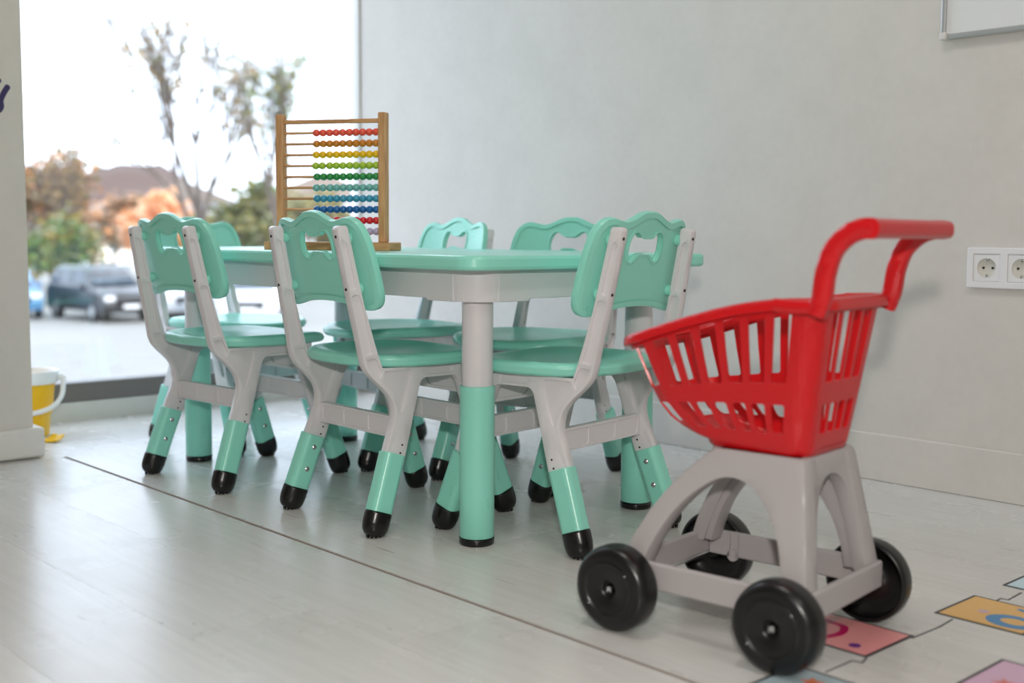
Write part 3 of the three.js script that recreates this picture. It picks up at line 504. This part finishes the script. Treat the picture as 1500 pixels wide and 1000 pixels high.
// ------------------------------------------------------------------ bucket and spade behind the wall end
{
  const b = thing('toy_bucket', 'yellow toy bucket with white rim and handle by the window', 'bucket', [-1.087, 0, 0.384], 1.15);
  obj('bucket_body', lathe([[0.0001, 0.002], [0.046, 0.0], [0.049, 0.004], [0.054, 0.06], [0.058, 0.062], [0.067, 0.150], [0.0645, 0.150], [0.0555, 0.066], [0.047, 0.008], [0.0001, 0.008]], 48), M.yellow, b);
  obj('bucket_rim', lathe([[0.066, 0.140], [0.0715, 0.140], [0.074, 0.146], [0.0765, 0.170], [0.0725, 0.174], [0.069, 0.172], [0.066, 0.150]], 48), M.bucketWhite, b);
  obj('bucket_handle', [tube(Array.from({ length: 13 }, (_, i) => { const a = i / 12 * Math.PI, d = Math.sin(a); return [Math.cos(a) * 0.087 * (1 + 0.06 * d), 0.155 - 0.085 * d ** 0.6, 0.01 + 0.075 * d]; }), 0.0065, 48, 10), ...[-1, 1].map((s) => cyl(0.010, 0.010, 0.012, s * 0.080, 0.155, 0.01, 16, 'x'))], M.bucketWhite, b);
  const s = thing('toy_spade', 'small yellow plastic spade blade lying by the bucket', 'toy spade', [-0.965, 0, 0.368], 0.5);
  obj('spade_blade', warp(tess(extrude(shapeOf([[-0.018, -0.02], [0.018, -0.02], [0.022, 0.018], [0, 0.027], [-0.022, 0.018]]), 0.004, 0.001).rotateX(Math.PI / 2), 0.012), (v) => { v.y += 0.003 + 6 * v.x * v.x + Math.max(0, -v.z) * 0.5; }), M.yellow, s);
}

// ------------------------------------------------------------------ outside: forecourt, cars, trees, houses, hill (all far below and beyond the window)
const GY = -2.2;
{
  const g1 = paint('#8b8983', 0.85), hillM = paint('#5d4a42', 0.95);
  struct('pavement', [span(-95, WX - 0.45, GY - 0.3, GY, -90, 30)], g1, 'pale paved car park outside the window');
  struct('retaining_wall', [span(WX - 0.45, WX - 0.12, GY - 0.3, 0.03, WZ - 12, RZ)], M.plinth);
  const hill = new THREE.PlaneGeometry(170, 60, 120, 16); const hp = hill.attributes.position, hn = noiseField(64, 9, 9, 91);
  for (let i = 0; i < hp.count; i++) {
    const x = hp.getX(i), y = hp.getY(i), k = Math.exp(-((x / 11) ** 2)), r = Math.exp(-(((x - 30) / 22) ** 2));
    hp.setZ(i, (Math.max(k * 12, r * 6) + 1.5) * Math.sin((y + 30) / 60 * Math.PI * 0.5) + 1.2 * hn[(i * 37) % 4096]);
  }
  hill.rotateX(-Math.PI / 2); hill.computeVertexNormals(); const hc = atDepth(118, 330, 150);
  hill.rotateY(Math.atan2(-FWD.x, -FWD.z)).translate(hc.x, GY - 1, hc.z);
  const hm = struct('hill', [hill], hillM, 'brown wooded hill on the skyline');
}
const paints = { blue: '#4c7fa8', dark: '#26282b', white: '#e9eaec', silver: '#b9bec4' };
const carGlass = new THREE.MeshPhysicalMaterial({ color: '#2d3e4a', roughness: 0.08, metalness: 0 });
function makeCar(label, color, u, v, turn, tall = 1) {
  const at = onPlane(u, v, 'y', GY), t = thing('parked_car', label, 'car', [at.x, GY, at.z], Math.atan2(-FWD.x, -FWD.z) + turn, 'cars parked outside the window');
  const body = new THREE.MeshPhysicalMaterial({ color, roughness: 0.4, clearcoat: 0.5, clearcoatRoughness: 0.1 });
  const h = 1.5 * tall, low = [[-2.1, 0.3], [2.05, 0.3], [2.12, 0.55], [2.05, 0.8], [1.85, 0.92], [0.95, 1.0 * tall], [-1.9, 1.02 * tall], [-2.12, 0.9], [-2.15, 0.5]];
  obj('body', extrude(shapeOf(low), 1.76, 0.08, 4), body, t);
  obj('cabin', warp(extrude(shapeOf([[1.1, 0.98 * tall], [0.35, h - 0.06], [0.1, h], [-1.4, h], [-1.75, h - 0.12], [-2.0, 0.98 * tall]]), 1.66, 0.05, 4), (p) => { p.z *= 1 - 0.16 * Math.max(0, (p.y - 1) / 0.5); }), body, t);
  const y0 = 1.02 * tall, y1 = h - 0.1;
  for (const s of [-1, 1]) for (const [a, b, c, d] of [[0.85, -0.25, 0.28, -0.25], [-0.35, -1.25, -0.35, -1.25], [-1.35, -1.82, -1.35, -1.6]]) obj('side_window', warp(extrude(shapeOf([[a, y0], [c, y1], [d, y1], [b, y0]]), 0.03), (p) => { p.z += s * (0.825 * (1 - 0.16 * Math.max(0, (p.y - 1) / 0.5)) + 0.005); }), carGlass, t);
  obj('windscreen', warp(extrude(shapeOf([[-0.74, 0], [0.74, 0], [0.62, 0.62], [-0.62, 0.62]].map(([x, y]) => [x, y * tall])), 0.03).rotateY(Math.PI / 2), (p) => { p.x += 1.09 - p.y * 1.32 / tall * 0.92; p.y = y0 - 0.01 + p.y * (y1 - y0) / (0.62 * tall); }), carGlass, t);
  for (const x of [-1.3, 1.32]) for (const s of [-1, 1]) { const w = obj('wheel', lathe([[0.02, -0.1], [0.31, -0.1], [0.34, -0.07], [0.34, 0.07], [0.31, 0.1], [0.2, 0.1], [0.18, 0.07], [0.02, 0.07]], 28).rotateX(s * Math.PI / 2).translate(x, 0.34, s * 0.82), M.tyre, t); obj('hub', cyl(0.18, 0.17, 0.02, x, 0.34, s * 0.905, 20, 'z'), M.alu, w); }
  obj('grille', box(0.04, 0.2, 1.0, 2.1, 0.62, 0, 0.01), M.black, t); obj('number_plate', box(0.02, 0.11, 0.52, 2.14, 0.5, 0), M.bucketWhite, t);
  for (const s of [-1, 1]) { obj('headlight', box(0.14, 0.16, 0.34, 2.03, 0.74, s * 0.66, 0.04), M.socket, t); obj('mirror', box(0.1, 0.14, 0.2, 0.75, 1.05, s * 0.95, 0.04), body, t); }
  return t;
}
makeCar('blue car parked at the edge of the wall end', paints.blue, 8, 463, -1.05);
makeCar('dark grey car with pale bonnet parked outside', paints.dark, 148, 467, -0.8, 1.12);
makeCar('silver car parked behind the first chair', paints.silver, 262, 462, -1.1);
makeCar('white car facing the window with number plate', paints.white, 372, 470, -1.45, 1.05);
// trees: tapered branches, loose autumn leaves
function makeTree(label, u, v, depth, height, spread, leafColors, leaves, leafSize, bare = 0.5) {
  const p = atDepth(u, v, depth), t = thing('tree', label, 'tree', [p.x, GY, p.z], rnd() * 6, 'trees outside the window');
  const limbs = [], tips = [];
  const grow = (a, dir, len, r, level) => {
    const b = a.clone().addScaledVector(dir, len), q = new THREE.Quaternion().setFromUnitVectors(V(0, 1, 0), dir);
    limbs.push(new THREE.CylinderGeometry(r * 0.66, r, len * 1.03, level > 2 ? 4 : 7, 1, true).applyQuaternion(q).translate(...a.clone().lerp(b, 0.5).toArray()));
    if (level >= 2) tips.push([a, b]);
    if (level === 5) return;
    const n = level === 0 ? 4 : 3;
    for (let k = 0; k < n; k++) { const d = dir.clone().add(V(rr(-1, 1) * spread, rr(-0.15, 0.45), rr(-1, 1) * spread)).normalize(); grow(a.clone().lerp(b, k === 0 ? 1 : rr(0.55, 1)), d, len * rr(0.62, 0.84), r * 0.6, level + 1); }
  };
  grow(V(0, -0.1, 0), V(rr(-0.08, 0.08), 1, rr(-0.08, 0.08)).normalize(), height * 0.3, height * 0.0155, 0);
  obj('trunk', limbs, bark, t);
  leafColors.forEach((c) => {
    const g = []; for (let i = 0; i < leaves / leafColors.length; i++) { const [a, b] = tips[Math.floor(rnd() * tips.length)], s = leafSize * rr(0.5, 1.3), q = a.clone().lerp(b, rnd()); g.push(new THREE.PlaneGeometry(s, s * 0.7).rotateX(rnd() * 6).rotateY(rnd() * 6).translate(q.x + rr(-1, 1) * leafSize * 2, q.y + rr(-1, 1) * leafSize * 2, q.z + rr(-1, 1) * leafSize * 2)); }
    const m = obj('foliage', g, new THREE.MeshPhysicalMaterial({ color: c, roughness: 0.95, transmission: 0.45, thickness: 0, side: THREE.DoubleSide }), t); m.userData.kind = 'stuff';
  });
}
const bark = paint('#6b6058', 0.95);
makeTree('tall half bare tree rising behind the first chair', 288, 330, 42, 12, 0.5, ['#7d7a55', '#a3875a'], 500, 0.2);
makeTree('slender tree with green leaves behind the abacus', 418, 330, 47, 11.5, 0.36, ['#6f8a3e', '#8f8a4a'], 600, 0.2);
makeTree('bare young tree beside the copper tree', 112, 330, 50, 7, 0.6, ['#8f7853'], 300, 0.2);
makeTree('orange autumn tree beside the wall end', 48, 330, 56, 7.2, 0.75, ['#8f6a45', '#cf9a6c', '#6f6b40'], 3000, 0.3);
makeTree('dense copper tree above the dark car', 165, 330, 66, 5.6, 0.85, ['#a97f5c', '#7a664c', '#d3a27b'], 3000, 0.32);
makeTree('low peach coloured tree between car and chair', 226, 330, 58, 4.6, 0.85, ['#eeb98c', '#e3a16c', '#f4d2ac'], 3000, 0.32);
makeTree('olive green bushy tree left of the abacus', 352, 330, 50, 5.0, 0.85, ['#77773a', '#93894a', '#626c36'], 3200, 0.3);
makeTree('olive bushy tree behind the abacus frame', 452, 330, 62, 5.6, 0.85, ['#857e44', '#a0935c'], 2600, 0.3);
makeTree('yellow green shrub behind the blue car', 72, 330, 45, 3.6, 0.85, ['#7f8c40', '#978544'], 2200, 0.26);
function makeHouse(label, u, v, depth, w, h, d, hex, turn, roofHex) {
  const p = atDepth(u, v, depth), t = thing('house', label, 'house', [p.x, GY, p.z], Math.atan2(-FWD.x, -FWD.z) + turn, 'houses beyond the car park');
  obj('walls', box(w, h, d, 0, h / 2, 0), paint(hex, 0.9), t);
  obj('roof', extrude(shapeOf([[-w / 2 - 0.4, h], [w / 2 + 0.4, h], [0, h + w * 0.22]]), d + 0.8, 0), paint(roofHex, 0.9), t);
  for (let j = 0; j < Math.floor(h / 2.8); j++) for (let i = 0; i < 3; i++) { const f = obj('window', box(w * 0.16, 1.4, 0.1, (i - 1) * w * 0.3, 1.7 + j * 2.8, d / 2), M.board, t); obj('pane', box(w * 0.13, 1.2, 0.04, (i - 1) * w * 0.3, 1.7 + j * 2.8, d / 2 + 0.05), carGlass, f); }
}
makeHouse('grey white house behind the tall tree', 275, 330, 85, 7, 4.8, 8, '#c9ccd2', 0.2, '#8b8078');
makeHouse('cream house behind the peach tree', 205, 330, 112, 9, 4.0, 8, '#ead9c4', -0.25, '#a58a78');
makeHouse('pale house far behind the olive trees', 385, 330, 105, 8, 4.6, 8, '#dcdcd8', 0.3, '#9a8b80');
makeHouse('white house at the right end of the view', 480, 330, 90, 9, 5.2, 8, '#dfe2e6', 0.1, '#94857a');

renderer.render(scene, camera);
